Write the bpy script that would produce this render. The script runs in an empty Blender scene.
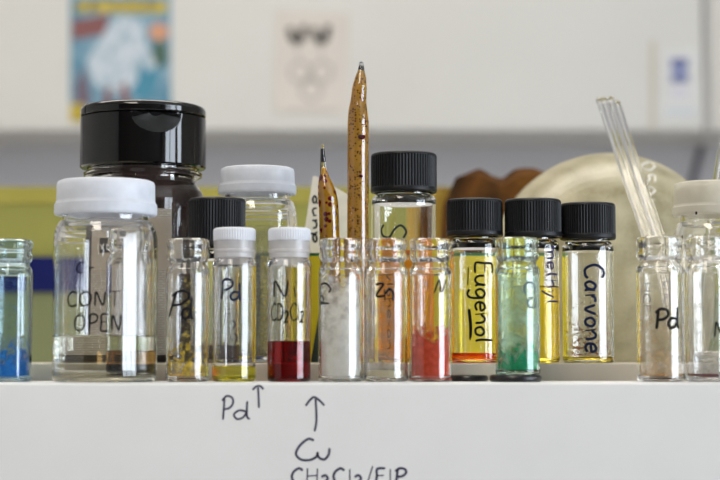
import bpy, bmesh, math, random
from mathutils import Vector, Matrix

scene = bpy.context.scene
COL = scene.collection
PI = math.pi
MM = 0.001

# ------------------------------------------------------------------ camera
F = 1800.0                      # focal length in pixels (720 px wide)
EYE = 1.45                      # eye height, metres
HOR = 357.0                     # picture row of the horizon
TH = math.atan((HOR - 240.0) / F)
cam_d = bpy.data.cameras.new('camera')
cam = bpy.data.objects.new('camera', cam_d)
COL.objects.link(cam)
cam.location = (0, 0, EYE)
cam.rotation_euler = (PI / 2 + TH, 0, 0)
cam_d.sensor_width = 36.0
cam_d.lens = 36.0 * F / 720.0
cam_d.clip_start = 0.01
cam_d.dof.use_dof = True
cam_d.dof.focus_distance = 0.712
cam_d.dof.aperture_fstop = 11.5
scene.camera = cam

# ------------------------------------------------------------------ world, lights, exposure
world = bpy.data.worlds.new('world')
scene.world = world
world.use_nodes = True
world.node_tree.nodes['Background'].inputs[0].default_value = (0.75, 0.85, 1.0, 1)
world.node_tree.nodes['Background'].inputs[1].default_value = 1.0


def area(name, loc, rot, sx, sy, power, color):
    d = bpy.data.lights.new(name, 'AREA')
    d.shape = 'RECTANGLE'
    d.size, d.size_y, d.energy, d.color = sx, sy, power, color
    o = bpy.data.objects.new(name, d)
    o.location, o.rotation_euler = loc, rot
    COL.objects.link(o)
    return o


# daylight coming in through the window in the right wall
area('window_daylight', (2.68, -0.75, 1.75), (0, PI / 2, 0), 1.5, 2.1, 140, (0.80, 0.89, 1.0))
# warm ceiling panels
area('ceiling_lamp_light', (-0.5, -0.75, 2.74), (0, 0, 0), 0.55, 1.5, 30, (1.0, 0.91, 0.78))
area('ceiling_lamp_light', (-0.3, 1.3, 2.74), (0, 0, 0), 1.6, 0.5, 28, (1.0, 0.93, 0.84))

vs = scene.view_settings
vs.view_transform = 'Standard'
vs.look = 'None'
vs.gamma = 1.0
vs.use_curve_mapping = False
vs.exposure = -0.2

cy = scene.cycles
cy.max_bounces = 40
cy.transmission_bounces = 40
cy.transparent_max_bounces = 40
cy.glossy_bounces = 12
cy.diffuse_bounces = 5
cy.sample_clamp_indirect = 40.0
cy.blur_glossy = 0.3
cy.caustics_reflective = True
cy.caustics_refractive = True


# ------------------------------------------------------------------ helpers: pixels to places
def at(px, py, Y):
    a = (px - 360.0) / F
    b = (240.0 - py) / F
    t = Y / (math.cos(TH) - b * math.sin(TH))
    return Vector((a * t, Y, EYE + t * (math.sin(TH) + b * math.cos(TH))))


def scale(py, Y):
    """pixels per millimetre at this row and depth"""
    b = (240.0 - py) / F
    t = Y / (math.cos(TH) - b * math.sin(TH))
    return F / (t * 1000.0)


def lin(c):
    out = []
    for v in c[:3]:
        v = v / 255.0
        out.append(v / 12.92 if v <= 0.04045 else ((v + 0.055) / 1.055) ** 2.4)
    return (*out, 1.0)


# ------------------------------------------------------------------ helpers: materials
MATS = {}


def new_mat(name):
    m = bpy.data.materials.new(name)
    m.use_nodes = True
    nt = m.node_tree
    nt.nodes.clear()
    out = nt.nodes.new('ShaderNodeOutputMaterial')
    return m, nt, out


def N(nt, t, **kw):
    n = nt.nodes.new(t)
    for k, v in kw.items():
        if hasattr(n, k):
            setattr(n, k, v)
        else:
            n.inputs[k].default_value = v
    return n


def noise_color(nt, c1, c2, sc=40.0, detail=4.0, lo=0.35, hi=0.65):
    tc = N(nt, 'ShaderNodeTexCoord')
    no = N(nt, 'ShaderNodeTexNoise')
    no.inputs['Scale'].default_value = sc
    no.inputs['Detail'].default_value = detail
    nt.links.new(tc.outputs['Object'], no.inputs['Vector'])
    rp = N(nt, 'ShaderNodeValToRGB')
    rp.color_ramp.elements[0].position = lo
    rp.color_ramp.elements[1].position = hi
    rp.color_ramp.elements[0].color = c1
    rp.color_ramp.elements[1].color = c2
    nt.links.new(no.outputs['Fac'], rp.inputs['Fac'])
    return rp.outputs['Color'], no, tc


def plain(name, rgb, rough=0.5, metal=0.0, rgb2=None, sc=40.0, bump=0.0, bsc=300.0, coat=0.0, spec=0.5):
    if name in MATS:
        return MATS[name]
    m, nt, out = new_mat(name)
    p = N(nt, 'ShaderNodeBsdfPrincipled')
    p.inputs['Roughness'].default_value = rough
    p.inputs['Metallic'].default_value = metal
    p.inputs['Coat Weight'].default_value = coat
    p.inputs['Specular IOR Level'].default_value = spec
    c2 = rgb2 or tuple(max(0, v - 6) for v in rgb)
    col, no, tc = noise_color(nt, lin(rgb), lin(c2), sc)
    nt.links.new(col, p.inputs['Base Color'])
    if bump:
        n2 = N(nt, 'ShaderNodeTexNoise')
        n2.inputs['Scale'].default_value = bsc
        nt.links.new(tc.outputs['Object'], n2.inputs['Vector'])
        b = N(nt, 'ShaderNodeBump')
        b.inputs['Strength'].default_value = bump
        b.inputs['Distance'].default_value = 0.0005
        nt.links.new(n2.outputs['Fac'], b.inputs['Height'])
        nt.links.new(b.outputs['Normal'], p.inputs['Normal'])
    nt.links.new(p.outputs[0], out.inputs[0])
    MATS[name] = m
    return m


def glass(name, rgb=(255, 255, 255), ior=1.5, rough=0.0):
    if name in MATS:
        return MATS[name]
    m, nt, out = new_mat(name)
    g = N(nt, 'ShaderNodeBsdfGlass')
    g.inputs['Color'].default_value = lin(rgb)
    g.inputs['IOR'].default_value = ior
    g.inputs['Roughness'].default_value = rough
    nt.links.new(g.outputs[0], out.inputs[0])
    MATS[name] = m
    return m


def milky(name, rgb, trans=0.4, rough=0.35, clear=0.0, rgb2=None, sc=200.0):
    """translucent plastic, paper or powder: diffuse + translucent, optionally a little see-through"""
    if name in MATS:
        return MATS[name]
    m, nt, out = new_mat(name)
    p = N(nt, 'ShaderNodeBsdfPrincipled')
    p.inputs['Roughness'].default_value = rough
    t = N(nt, 'ShaderNodeBsdfTranslucent')
    col, no, tc = noise_color(nt, lin(rgb), lin(rgb2 or tuple(max(0, v - 8) for v in rgb)), sc)
    nt.links.new(col, p.inputs['Base Color'])
    nt.links.new(col, t.inputs['Color'])
    mx = N(nt, 'ShaderNodeMixShader')
    mx.inputs[0].default_value = trans
    nt.links.new(p.outputs[0], mx.inputs[1])
    nt.links.new(t.outputs[0], mx.inputs[2])
    last = mx
    if clear:
        tr = N(nt, 'ShaderNodeBsdfTransparent')
        m2 = N(nt, 'ShaderNodeMixShader')
        m2.inputs[0].default_value = clear
        nt.links.new(mx.outputs[0], m2.inputs[1])
        nt.links.new(tr.outputs[0], m2.inputs[2])
        last = m2
    nt.links.new(last.outputs[0], out.inputs[0])
    MATS[name] = m
    return m


def film(name, rgb, z0, z1, dens0, dens1, sc=260.0, sharp=0.18, rgb2=None, stretch=1.0, trans=0.25):
    """residue stuck inside a vial: where it sits follows a noise whose density goes from dens0 at height z0 to dens1 at z1 (mm)"""
    m, nt, out = new_mat(name)
    tc = N(nt, 'ShaderNodeTexCoord')
    mp = N(nt, 'ShaderNodeMapping')
    mp.inputs['Scale'].default_value = (1, 1, stretch)
    nt.links.new(tc.outputs['Object'], mp.inputs['Vector'])
    no = N(nt, 'ShaderNodeTexNoise')
    no.inputs['Scale'].default_value = sc
    no.inputs['Detail'].default_value = 5.0
    nt.links.new(mp.outputs[0], no.inputs['Vector'])
    sx = N(nt, 'ShaderNodeSeparateXYZ')
    nt.links.new(tc.outputs['Object'], sx.inputs[0])
    mr = N(nt, 'ShaderNodeMapRange')
    mr.inputs['From Min'].default_value = z0 * MM
    mr.inputs['From Max'].default_value = z1 * MM
    mr.inputs['To Min'].default_value = dens0
    mr.inputs['To Max'].default_value = dens1
    nt.links.new(sx.outputs['Z'], mr.inputs['Value'])
    ad = N(nt, 'ShaderNodeMath', operation='ADD')
    nt.links.new(no.outputs['Fac'], ad.inputs[0])
    nt.links.new(mr.outputs[0], ad.inputs[1])
    sm = N(nt, 'ShaderNodeMapRange', interpolation_type='SMOOTHSTEP')
    sm.inputs['From Min'].default_value = 1.0 - sharp
    sm.inputs['From Max'].default_value = 1.0 + sharp
    nt.links.new(ad.outputs[0], sm.inputs['Value'])
    d = N(nt, 'ShaderNodeBsdfDiffuse')
    t = N(nt, 'ShaderNodeBsdfTranslucent')
    n2 = N(nt, 'ShaderNodeTexNoise')
    n2.inputs['Scale'].default_value = sc * 1.7
    nt.links.new(tc.outputs['Object'], n2.inputs['Vector'])
    rp = N(nt, 'ShaderNodeValToRGB')
    rp.color_ramp.elements[0].position = 0.35
    rp.color_ramp.elements[1].position = 0.65
    rp.color_ramp.elements[0].color = lin(rgb)
    rp.color_ramp.elements[1].color = lin(rgb2 or rgb)
    nt.links.new(n2.outputs['Fac'], rp.inputs['Fac'])
    nt.links.new(rp.outputs[0], d.inputs['Color'])
    nt.links.new(rp.outputs[0], t.inputs['Color'])
    mx = N(nt, 'ShaderNodeMixShader')
    mx.inputs[0].default_value = trans
    nt.links.new(d.outputs[0], mx.inputs[1])
    nt.links.new(t.outputs[0], mx.inputs[2])
    tr = N(nt, 'ShaderNodeBsdfTransparent')
    m2 = N(nt, 'ShaderNodeMixShader')
    nt.links.new(sm.outputs[0], m2.inputs[0])
    nt.links.new(tr.outputs[0], m2.inputs[1])
    nt.links.new(mx.outputs[0], m2.inputs[2])
    nt.links.new(m2.outputs[0], out.inputs[0])
    return m


def spotted(name, base, dot, vsc, size, clear=0.25, dot2=None, nz=0.0):
    """amber ampoule filling: honey coloured film with round dark droplets"""
    m, nt, out = new_mat(name)
    tc = N(nt, 'ShaderNodeTexCoord')
    vo = N(nt, 'ShaderNodeTexVoronoi')
    vo.inputs['Scale'].default_value = vsc
    nt.links.new(tc.outputs['Object'], vo.inputs['Vector'])
    # each cell's droplet has its own size
    sx = N(nt, 'ShaderNodeSeparateColor')
    nt.links.new(vo.outputs['Color'], sx.inputs[0])
    mu = N(nt, 'ShaderNodeMath', operation='MULTIPLY')
    nt.links.new(sx.outputs[0], mu.inputs[0])
    mu.inputs[1].default_value = size
    lt = N(nt, 'ShaderNodeMath', operation='LESS_THAN')
    nt.links.new(vo.outputs['Distance'], lt.inputs[0])
    nt.links.new(mu.outputs[0], lt.inputs[1])
    col, no, _ = noise_color(nt, lin(base), lin(tuple(int(v * 0.93) for v in base)), 160)
    mc = N(nt, 'ShaderNodeMix', data_type='RGBA')
    nt.links.new(lt.outputs[0], mc.inputs[0])
    nt.links.new(col, mc.inputs[6])
    mc.inputs[7].default_value = lin(dot)
    d = N(nt, 'ShaderNodeBsdfDiffuse')
    t = N(nt, 'ShaderNodeBsdfTranslucent')
    nt.links.new(mc.outputs[2], d.inputs['Color'])
    nt.links.new(mc.outputs[2], t.inputs['Color'])
    mx = N(nt, 'ShaderNodeMixShader')
    mx.inputs[0].default_value = 0.22
    nt.links.new(d.outputs[0], mx.inputs[1])
    nt.links.new(t.outputs[0], mx.inputs[2])
    tr = N(nt, 'ShaderNodeBsdfTransparent')
    tr.inputs['Color'].default_value = lin((255, 226, 160))
    m2 = N(nt, 'ShaderNodeMixShader')
    m2.inputs[0].default_value = clear
    nt.links.new(mx.outputs[0], m2.inputs[1])
    nt.links.new(tr.outputs[0], m2.inputs[2])
    nt.links.new(m2.outputs[0], out.inputs[0])
    return m


CLEAR = glass('clear_glass', (255, 255, 255))
INK = plain('black_ink', (14, 14, 20), 0.7, rgb2=(10, 10, 14), spec=.2)
INKBLUE = plain('navy_ink', (12, 24, 58), 0.7, rgb2=(9, 18, 46), spec=.2)
INKPURPLE = plain('violet_ink', (40, 36, 78), 0.7, spec=.2)
INKGREY = plain('faint_ink', (120, 118, 125), 0.7)
BLACK = plain('black_ribbed_plastic', (11, 12, 16), 0.45, rgb2=(15, 16, 20), bump=0.08, bsc=900, spec=.28)
GLOSSBLACK = plain('black_gloss_plastic', (6, 5, 6), 0.06, rgb2=(8, 7, 7))
WHITECAP = milky('white_cap_plastic', (236, 239, 246), 0.42, 0.4, clear=.05)
HAZECAP = milky('hazy_cap_plastic', (232, 228, 216), 0.45, 0.4, clear=.25)
SKIRT = milky('clear_cap_skirt', (244, 242, 244), 0.4, 0.2, clear=0.6)


# ------------------------------------------------------------------ helpers: objects
def tag(o, label, cat, group=None, kind=None):
    o['label'] = label
    o['category'] = cat
    if group:
        o['group'] = group
    if kind:
        o['kind'] = kind
    return o


def thing(name, label, cat, loc, group=None, rot=(0, 0, 0)):
    o = bpy.data.objects.new(name, None)
    o.empty_display_size = 0.01
    o.location = loc
    o.rotation_euler = rot
    COL.objects.link(o)
    return tag(o, label, cat, group)


def link(name, bm, mat, parent=None, smooth=True, label=None, angle=35):
    me = bpy.data.meshes.new(name)
    bmesh.ops.recalc_face_normals(bm, faces=bm.faces)
    bm.to_mesh(me)
    bm.free()
    if smooth:
        me.shade_smooth()
        me.set_sharp_from_angle(angle=math.radians(angle))
    me.materials.append(mat)
    o = bpy.data.objects.new(name, me)
    COL.objects.link(o)
    if parent:
        o.parent = parent
    if label:
        o['label'] = label
    return o


def lathe(prof, seg=56, bm=None, rmod=None, center=(0, 0)):
    """revolve [(r, z)] given in mm about z; ends on the axis close the surface"""
    bm = bm or bmesh.new()
    rings = []
    # extra rings close to both ends of long straight stretches, so that shading stays flat along them
    full = [prof[0]]
    for a, b in zip(prof[:-1], prof[1:]):
        l = math.hypot(b[0] - a[0], b[1] - a[1])
        if l > 1.6:
            for q in (.12 / l, .4 / l, 1 - .4 / l, 1 - .12 / l):
                full.append((a[0] + (b[0] - a[0]) * q, a[1] + (b[1] - a[1]) * q))
        full.append(b)
    for (r, z) in full:
        if r < 1e-6:
            rings.append([bm.verts.new((center[0] * MM, center[1] * MM, z * MM))])
        else:
            ring = []
            for k in range(seg):
                t = 2 * PI * k / seg
                rr = r + (rmod(t, z, r) if rmod else 0.0)
                ring.append(bm.verts.new(((center[0] + rr * math.cos(t)) * MM, (center[1] + rr * math.sin(t)) * MM, z * MM)))
            rings.append(ring)
    for a, b in zip(rings[:-1], rings[1:]):
        if len(a) == 1 and len(b) == 1:
            continue
        for k in range(seg):
            k2 = (k + 1) % seg
            if len(a) == 1:
                bm.faces.new((a[0], b[k2], b[k]))
            elif len(b) == 1:
                bm.faces.new((a[k], a[k2], b[0]))
            else:
                bm.faces.new((a[k], a[k2], b[k2], b[k]))
    return bm


def arc(r0, z0, r1, z1, bulge=0.5, n=6):
    """profile points of a rounded shoulder from (r0,z0) to (r1,z1), vertical first"""
    pts = []
    for i in range(n + 1):
        t = PI / 2 * i / n
        pts.append((r1 + (r0 - r1) * math.cos(t), z0 + (z1 - z0) * math.sin(t)))
    return pts


def box(bm, x0, x1, y0, y1, z0, z1):
    v = [bm.verts.new((x, y, z)) for x in (x0, x1) for y in (y0, y1) for z in (z0, z1)]
    for f in ((0, 1, 3, 2), (4, 6, 7, 5), (0, 4, 5, 1), (2, 3, 7, 6), (0, 2, 6, 4), (1, 5, 7, 3)):
        bm.faces.new([v[i] for i in f])
    return bm


def bevel(bm, w, seg=3, only=None):
    es = [e for e in bm.edges if (only is None or only(e))]
    bmesh.ops.bevel(bm, geom=es, offset=w, segments=seg, affect='EDGES', profile=0.5)
    return bm


def spline(pts, n=6):
    if len(pts) < 3:
        return pts
    out = []
    P = [pts[0]] + list(pts) + [pts[-1]]
    for i in range(1, len(P) - 2):
        for k in range(n):
            t = k / n
            a, b, c, d = P[i - 1], P[i], P[i + 1], P[i + 2]
            out.append(tuple(0.5 * (2 * b[j] + (c[j] - a[j]) * t + (2 * a[j] - 5 * b[j] + 4 * c[j] - d[j]) * t * t
                                    + (3 * b[j] - a[j] - 3 * c[j] + d[j]) * t ** 3) for j in range(len(b))))
    out.append(tuple(pts[-1]))
    return out


def tube(bm, pts, r, seg=10, cap=True):
    rings = []
    n = len(pts)
    for i, p in enumerate(pts):
        p = Vector(p)
        d = (Vector(pts[min(i + 1, n - 1)]) - Vector(pts[max(i - 1, 0)])).normalized()
        u = d.orthogonal().normalized() if abs(d.z) < 0.999 else Vector((1, 0, 0))
        u = (Vector((0, 1, 0)) - d * d.y).normalized() if abs(d.y) < 0.95 else u
        w = d.cross(u)
        rr = r[i] if isinstance(r, (list, tuple)) else r
        rings.append([bm.verts.new(p + u * rr * math.cos(2 * PI * k / seg) + w * rr * math.sin(2 * PI * k / seg)) for k in range(seg)])
    for a, b in zip(rings[:-1], rings[1:]):
        for k in range(seg):
            bm.faces.new((a[k], a[(k + 1) % seg], b[(k + 1) % seg], b[k]))
    if cap:
        bm.faces.new(rings[0][::-1])
        bm.faces.new(rings[-1])
    return bm


# ------------------------------------------------------------------ handwriting: a small stroke alphabet
G = {
    'P': (.62, [[(.05, 0), (.1, .5), (.14, .95)], [(.0, .8), (.25, 1), (.55, .93), (.6, .7), (.4, .5), (.1, .45)]]),
    'd': (.6, [[(.45, .42), (.2, .48), (.0, .25), (.12, .0), (.35, .1), (.47, .4)], [(.5, 1), (.48, .5), (.5, .1), (.6, .0)]]),
    'N': (.6, [[(0, 0), (.05, .95), (.45, .05), (.58, 1)]]),
    'i': (.2, [[(.05, .62), (.1, 0)], [(.1, .9), (.14, .84)]]),
    'C': (.65, [[(.62, .85), (.4, 1), (.1, .75), (.02, .4), (.2, .03), (.5, .02), (.65, .15)]]),
    'D': (.62, [[(.05, 0), (.08, 1)], [(0, .97), (.4, .9), (.6, .5), (.4, .08), (.02, .0)]]),
    '2': (.45, [[(.0, .42), (.2, .55), (.35, .35), (.2, .1), (.0, -.1), (.42, -.08)]]),
    'u': (.5, [[(0, .5), (.03, .15), (.2, 0), (.38, .15), (.45, .52), (.43, .15), (.5, 0)]]),
    'Z': (.55, [[(0, .95), (.5, 1), (.05, .05), (.55, .0)]]),
    'n': (.5, [[(0, .5), (.04, 0)], [(.04, .3), (.25, .52), (.42, .38), (.45, .0)]]),
    'M': (.75, [[(0, 0), (.1, 1), (.36, .3), (.62, 1), (.75, 0)]]),
    'o': (.45, [[(.25, .5), (.03, .3), (.12, .02), (.35, .05), (.42, .32), (.25, .5)]]),
    'O': (.75, [[(.4, 1), (.08, .75), (.03, .3), (.3, .0), (.62, .2), (.7, .7), (.4, 1)]]),
    'T': (.65, [[(0, .97), (.65, 1)], [(.33, 1), (.32, 0)]]),
    'E': (.5, [[(.5, 1), (.05, .96), (.03, .5), (.02, .03), (.5, .0)], [(.04, .52), (.42, .54)]]),
    'r': (.38, [[(.03, .5), (.06, 0)], [(.06, .3), (.2, .5), (.38, .48)]]),
    'g': (.5, [[(.42, .42), (.2, .52), (.02, .28), (.15, .03), (.4, .2), (.43, .45), (.44, -.2), (.25, -.42), (.02, -.3)]]),
    'e': (.45, [[(.03, .26), (.42, .3), (.3, .52), (.08, .42), (.03, .15), (.2, 0), (.43, .1)]]),
    'l': (.16, [[(.08, 1), (.06, .3), (.12, 0)]]),
    'm': (.8, [[(0, .5), (.03, 0)], [(.03, .32), (.2, .52), (.33, .36), (.35, 0)], [(.35, .32), (.55, .52), (.7, .36), (.73, 0)]]),
    't': (.4, [[(.2, .95), (.17, .2), (.3, 0)], [(0, .58), (.4, .62)]]),
    'h': (.5, [[(.03, 1), (.04, 0)], [(.04, .3), (.25, .52), (.42, .38), (.45, 0)]]),
    'y': (.5, [[(.0, .5), (.18, .1)], [(.45, .52), (.22, -.1), (.05, -.42)]]),
    'a': (.48, [[(.4, .42), (.2, .52), (.02, .25), (.13, .02), (.35, .15), (.42, .48), (.4, .1), (.48, 0)]]),
    'v': (.45, [[(0, .5), (.2, 0), (.45, .54)]]),
    'H': (.6, [[(.03, 1), (.0, 0)], [(.58, 1), (.55, 0)], [(.02, .5), (.56, .53)]]),
    '1': (.14, [[(.07, .95), (.07, 0)]]),
    'x': (.4, [[(0, .5), (.38, 0)], [(.38, .5), (.02, 0)]]),
    '/': (.35, [[(.35, 1.15), (.0, -.15)]]),
    'S': (.55, [[(.52, .88), (.28, 1), (.05, .8), (.2, .55), (.48, .35), (.42, .08), (.18, 0), (0, .12)]]),
    'c': (.42, [[(.4, .42), (.2, .52), (.02, .26), (.15, 0), (.4, .08)]]),
    'p': (.5, [[(.04, .5), (.05, -.42)], [(.04, .36), (.25, .52), (.45, .28), (.28, .02), (.05, .12)]]),
    ':': (.12, [[(.05, .5), (.08, .44)], [(.05, .14), (.08, .08)]]),
    '0': (.5, [[(.25, 1), (.05, .7), (.05, .3), (.25, 0), (.45, .3), (.45, .7), (.25, 1)]]),
    '5': (.5, [[(.48, 1), (.1, .98), (.06, .58), (.32, .6), (.46, .34), (.3, .03), (.02, .1)]]),
    'F': (.5, [[(.03, 1), (.02, 0)], [(.0, 1), (.5, .98)], [(.03, .55), (.4, .56)]]),
    ' ': (.3, []),
}


def words_strokes(text, gap=.16):
    x, out = 0.0, []
    for ch in text:
        w, st = G[ch]
        for s in st:
            out.append([(x + a, b) for a, b in s])
        x += w + gap
    return out


def fit(strokes, x0, y0, x1, y1, rot=None, slant=0.0):
    """fit strokes to a box in picture pixels (rows grow down). rot 'cw' reads downwards, 'ccw' reads upwards"""
    st = []
    for s in strokes:
        q = [(a + slant * b, b) for a, b in s]
        if rot == 'cw':
            q = [(b, -a) for a, b in q]
        elif rot == 'ccw':
            q = [(-b, a) for a, b in q]
        st.append(q)
    xs = [p[0] for s in st for p in s]
    ys = [p[1] for s in st for p in s]
    ax, bx, ay, by = min(xs), max(xs), min(ys), max(ys)
    return [[(x0 + (p[0] - ax) / max(bx - ax, 1e-6) * (x1 - x0), y1 - (p[1] - ay) / max(by - ay, 1e-6) * (y1 - y0)) for p in s] for s in st]


def ribbon(strokes, width, place, lift=0.06):
    """flat pen strokes; strokes in mm (u, v), place(u, v, lift) -> point"""
    bm = bmesh.new()
    for s in strokes:
        pts = spline(s, 5)
        # drop coincident points
        q = [pts[0]]
        for p in pts[1:]:
            if math.hypot(p[0] - q[-1][0], p[1] - q[-1][1]) > 0.02:
                q.append(p)
        if len(q) < 2:
            continue
        L, R = [], []
        for i, p in enumerate(q):
            a, b = q[max(i - 1, 0)], q[min(i + 1, len(q) - 1)]
            dx, dy = b[0] - a[0], b[1] - a[1]
            l = math.hypot(dx, dy) or 1
            w = width * 0.5 * (0.55 if i in (0, len(q) - 1) else 1.0)
            nx, ny = -dy / l * w, dx / l * w
            L.append((p[0] + nx, p[1] + ny))
            R.append((p[0] - nx, p[1] - ny))
        top = [bm.verts.new(place(*p, lift)) for p in L]
        bot = [bm.verts.new(place(*p, lift)) for p in R]
        for i in range(len(q) - 1):
            bm.faces.new((top[i], top[i + 1], bot[i + 1], bot[i]))
    return bm


def write_round(root, strokes, px_c, Y, R, z_base, mat, width=0.55, name='handwriting', label=None):
    """pen strokes given in picture pixels written on the round wall of a vial of radius R mm that stands at row px_c, depth Y"""
    xs = [p[0] for s in strokes for p in s]
    pc = (min(xs) + max(xs)) / 2
    sc = scale(300, Y)
    ph = math.asin(max(-.9, min(.9, (pc - px_c) / sc / R)))
    st = []
    for s in strokes:
        q = []
        for (x, y) in s:
            u = (x - pc) / sc / math.cos(ph)
            v = (at(px_c, y, Y - R * MM).z - z_base) * 1000.0
            q.append((u, v))
        st.append(q)

    def place(u, v, lift):
        a = ph + u / R
        r = (R + lift) * MM
        return (r * math.sin(a), -r * math.cos(a), v * MM)
    return link(name, ribbon(st, width, place), mat, root, smooth=False, label=label)


# ------------------------------------------------------------------ levels and depths
Z_RAIL = EYE - 0.0091          # top of the front rail
Z_STEP = EYE - 0.0023          # top of the raised ledge behind it
Z_REAR = EYE - 0.036           # lower deck further back
Y_FACE, Y_STEP, Y_DECK, Y_END = 0.645, 0.695, 0.806, 1.36

# ================================================================== THE ROOM
wall_paint = plain('wall_paint', (205, 204, 200), 0.8, rgb2=(200, 199, 195), sc=3)
grey_paint = plain('grey_wall_paint', (200, 197, 200), 0.8, rgb2=(197, 194, 197), sc=3)
floor_m = plain('floor_vinyl', (196, 193, 187), 0.5, rgb2=(182, 180, 175), sc=6)
ceil_m = plain('ceiling_paint', (228, 226, 220), 0.9, sc=3)
frame_m = plain('window_frame_paint', (225, 226, 226), 0.4, sc=5)


def struct(name, bm, mat):
    o = link(name, bm, mat, smooth=False)
    o['kind'] = 'structure'
    return o


X0, X1, YB, YF = -2.5, 2.6, 2.80, -2.3
struct('floor', box(bmesh.new(), X0 - .1, X1 + .1, YF - .1, YB + .1, -0.1, 0), floor_m)
struct('ceiling', box(bmesh.new(), X0 - .1, X1 + .1, YF - .1, YB + .1, 2.8, 2.9), ceil_m)
struct('wall_back', box(bmesh.new(), X0 - .1, X1 + .1, YB, YB + .1, 0, 2.8), grey_paint)
struct('wall_left', box(bmesh.new(), X0 - .1, X0, YF, YB, 0, 2.8), wall_paint)
struct('wall_front', box(bmesh.new(), X0 - .1, X1 + .1, YF - .1, YF, 0, 2.8), plain('dark_front_wall', (84, 82, 80), 0.7, rgb2=(74, 72, 70), sc=3))
wr = bmesh.new()
WY0, WY1, WZ0, WZ1 = -1.8, 0.3, 1.0, 2.5
box(wr, X1, X1 + .1, YF, WY0, 0, 2.8)
box(wr, X1, X1 + .1, WY1, YB, 0, 2.8)
box(wr, X1, X1 + .1, WY0, WY1, 0, WZ0)
box(wr, X1, X1 + .1, WY0, WY1, WZ1, 2.8)
struct('wall_right', wr, wall_paint)
wf = bmesh.new()
for y in (WY0, -1.12, -0.42, WY1 - .06):
    box(wf, X1 + .02, X1 + .08, y, y + .06, WZ0, WZ1)
for z in (WZ0, 2.02, WZ1 - .05):
    box(wf, X1 + .025, X1 + .075, WY0, WY1, z, z + .05)
struct('window_1', wf, frame_m)

# ceiling lamps (housing around the two warm light panels)
metal_white = plain('lamp_housing_paint', (232, 232, 230), 0.4, sc=5)
for (x, y, a, b, lb) in ((-0.5, -0.75, 0.32, 0.8, 'white ceiling lamp housing over the spot where the viewer stands'),
                         (-0.3, 1.3, 0.85, 0.3, 'white ceiling lamp housing above the bench behind the shelf')):
    bm = bmesh.new()
    box(bm, x - a, x + a, y - b, y + b, 2.765, 2.8)
    o = link('ceiling_lamp', bm, metal_white, smooth=False)
    tag(o, lb, 'lamp')

# ------------------------------------------------------------------ wall cabinets far behind
Y_CAB = 2.6
cab_paint = plain('cabinet_white', (214, 212, 207), 0.55, rgb2=(210, 208, 203), sc=4)
zc = at(360, 130, Y_CAB).z
xs = at(708, 130, Y_CAB).x


def cabinet(x0, x1, label):
    t = thing('wall_cabinet', label, 'cabinet', ((x0 + x1) / 2, Y_CAB, zc))
    w = (x1 - x0) / 2
    bm = box(bmesh.new(), -w, w, 0.02, YB - Y_CAB, 0, 0.75)
    link('body', bm, cab_paint, t, smooth=False)
    bm = bevel(box(bmesh.new(), -w + .004, w - .004, 0, 0.02, 0.0, 0.75), .002, 2)
    d = link('door', bm, cab_paint, t)
    return t


cabinet(-1.25, xs - .002, 'wide white wall cabinet carrying the poster and the two pinned papers')
cabinet(xs + .002, 1.45, 'white wall cabinet at the far right beyond the dark seam')

# poster on the cabinet
YP = Y_CAB - 0.0015
paper = plain('poster_paper', (170, 190, 205), 0.5)


def flat_piece(name, root, pts, Y, mat, th=0.0006, label=None, y_base=None):
    """a flat shape: its outline given in picture pixels on the upright plane at depth Y"""
    bm = bmesh.new()
    org = root.location
    fr, bk = [], []
    for (px, py) in pts:
        p = at(px, py, Y) - org
        fr.append(bm.verts.new((p.x, p.y, p.z)))
        bk.append(bm.verts.new((p.x, p.y + th, p.z)))
    n = len(pts)
    bm.faces.new(fr)
    bm.faces.new(bk[::-1])
    for i in range(n):
        j = (i + 1) % n
        bm.faces.new((fr[i], bk[i], bk[j], fr[j]))
    return link(name, bm, mat, root, smooth=False, label=label)


def oval(cx, cy, rx, ry, n=20, tilt=0.0):
    out = []
    for k in range(n):
        t = 2 * PI * k / n
        a, b = rx * math.cos(t), ry * math.sin(t)
        out.append((cx + a * math.cos(tilt) - b * math.sin(tilt), cy + a * math.sin(tilt) + b * math.cos(tilt)))
    return out


pic = plain('poster_picture_print', (66, 124, 150), 0.45, rgb2=(132, 162, 180), sc=38)
t = thing('poster', 'colourful blurred poster with yellow title band on the white cabinet', 'poster', at(121, 122, YP))
flat_piece('sheet', t, [(70, -6), (171, -6), (171, 122), (70, 122)], YP, pic)
flat_piece('title_band', t, [(76, 1), (167, 1), (166, 13), (75, 12)], YP - .0004, plain('poster_yellow', (214, 188, 46), 0.5, rgb2=(120, 106, 50), sc=60), label='yellow title band')
flat_piece('brown_shape', t, [(72, 21), (110, 14), (104, 34), (73, 40)], YP - .0004, plain('poster_brown', (128, 78, 78), 0.5))
flat_piece('pale_figure', t, [(108, 26), (122, 14), (140, 20), (146, 40), (156, 66), (148, 72), (141, 58), (136, 84), (122, 96), (96, 86), (86, 62), (98, 44)], YP - .0006,
           plain('poster_pale', (206, 212, 220), 0.5, rgb2=(150, 172, 186), sc=70), label='pale central figure')
flat_piece('orange_shape', t, oval(159, 32, 10, 9), YP - .0004, plain('poster_orange', (206, 150, 118), 0.5))
flat_piece('green_shape', t, oval(160, 54, 8, 14), YP - .0004, plain('poster_green', (66, 96, 84), 0.5))
flat_piece('teal_shape', t, oval(146, 80, 12, 20, tilt=.4), YP - .0003, plain('poster_teal', (64, 134, 160), 0.5))
flat_piece('dark_shape', t, [(76, 82), (84, 66), (92, 100), (84, 112), (74, 104)], YP - .0005, plain('poster_dark', (104, 92, 108), 0.5))
flat_piece('brown_shape', t, [(104, 92), (110, 84), (112, 108), (104, 110)], YP - .0008, plain('poster_brown', (128, 78, 78), 0.5))
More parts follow.
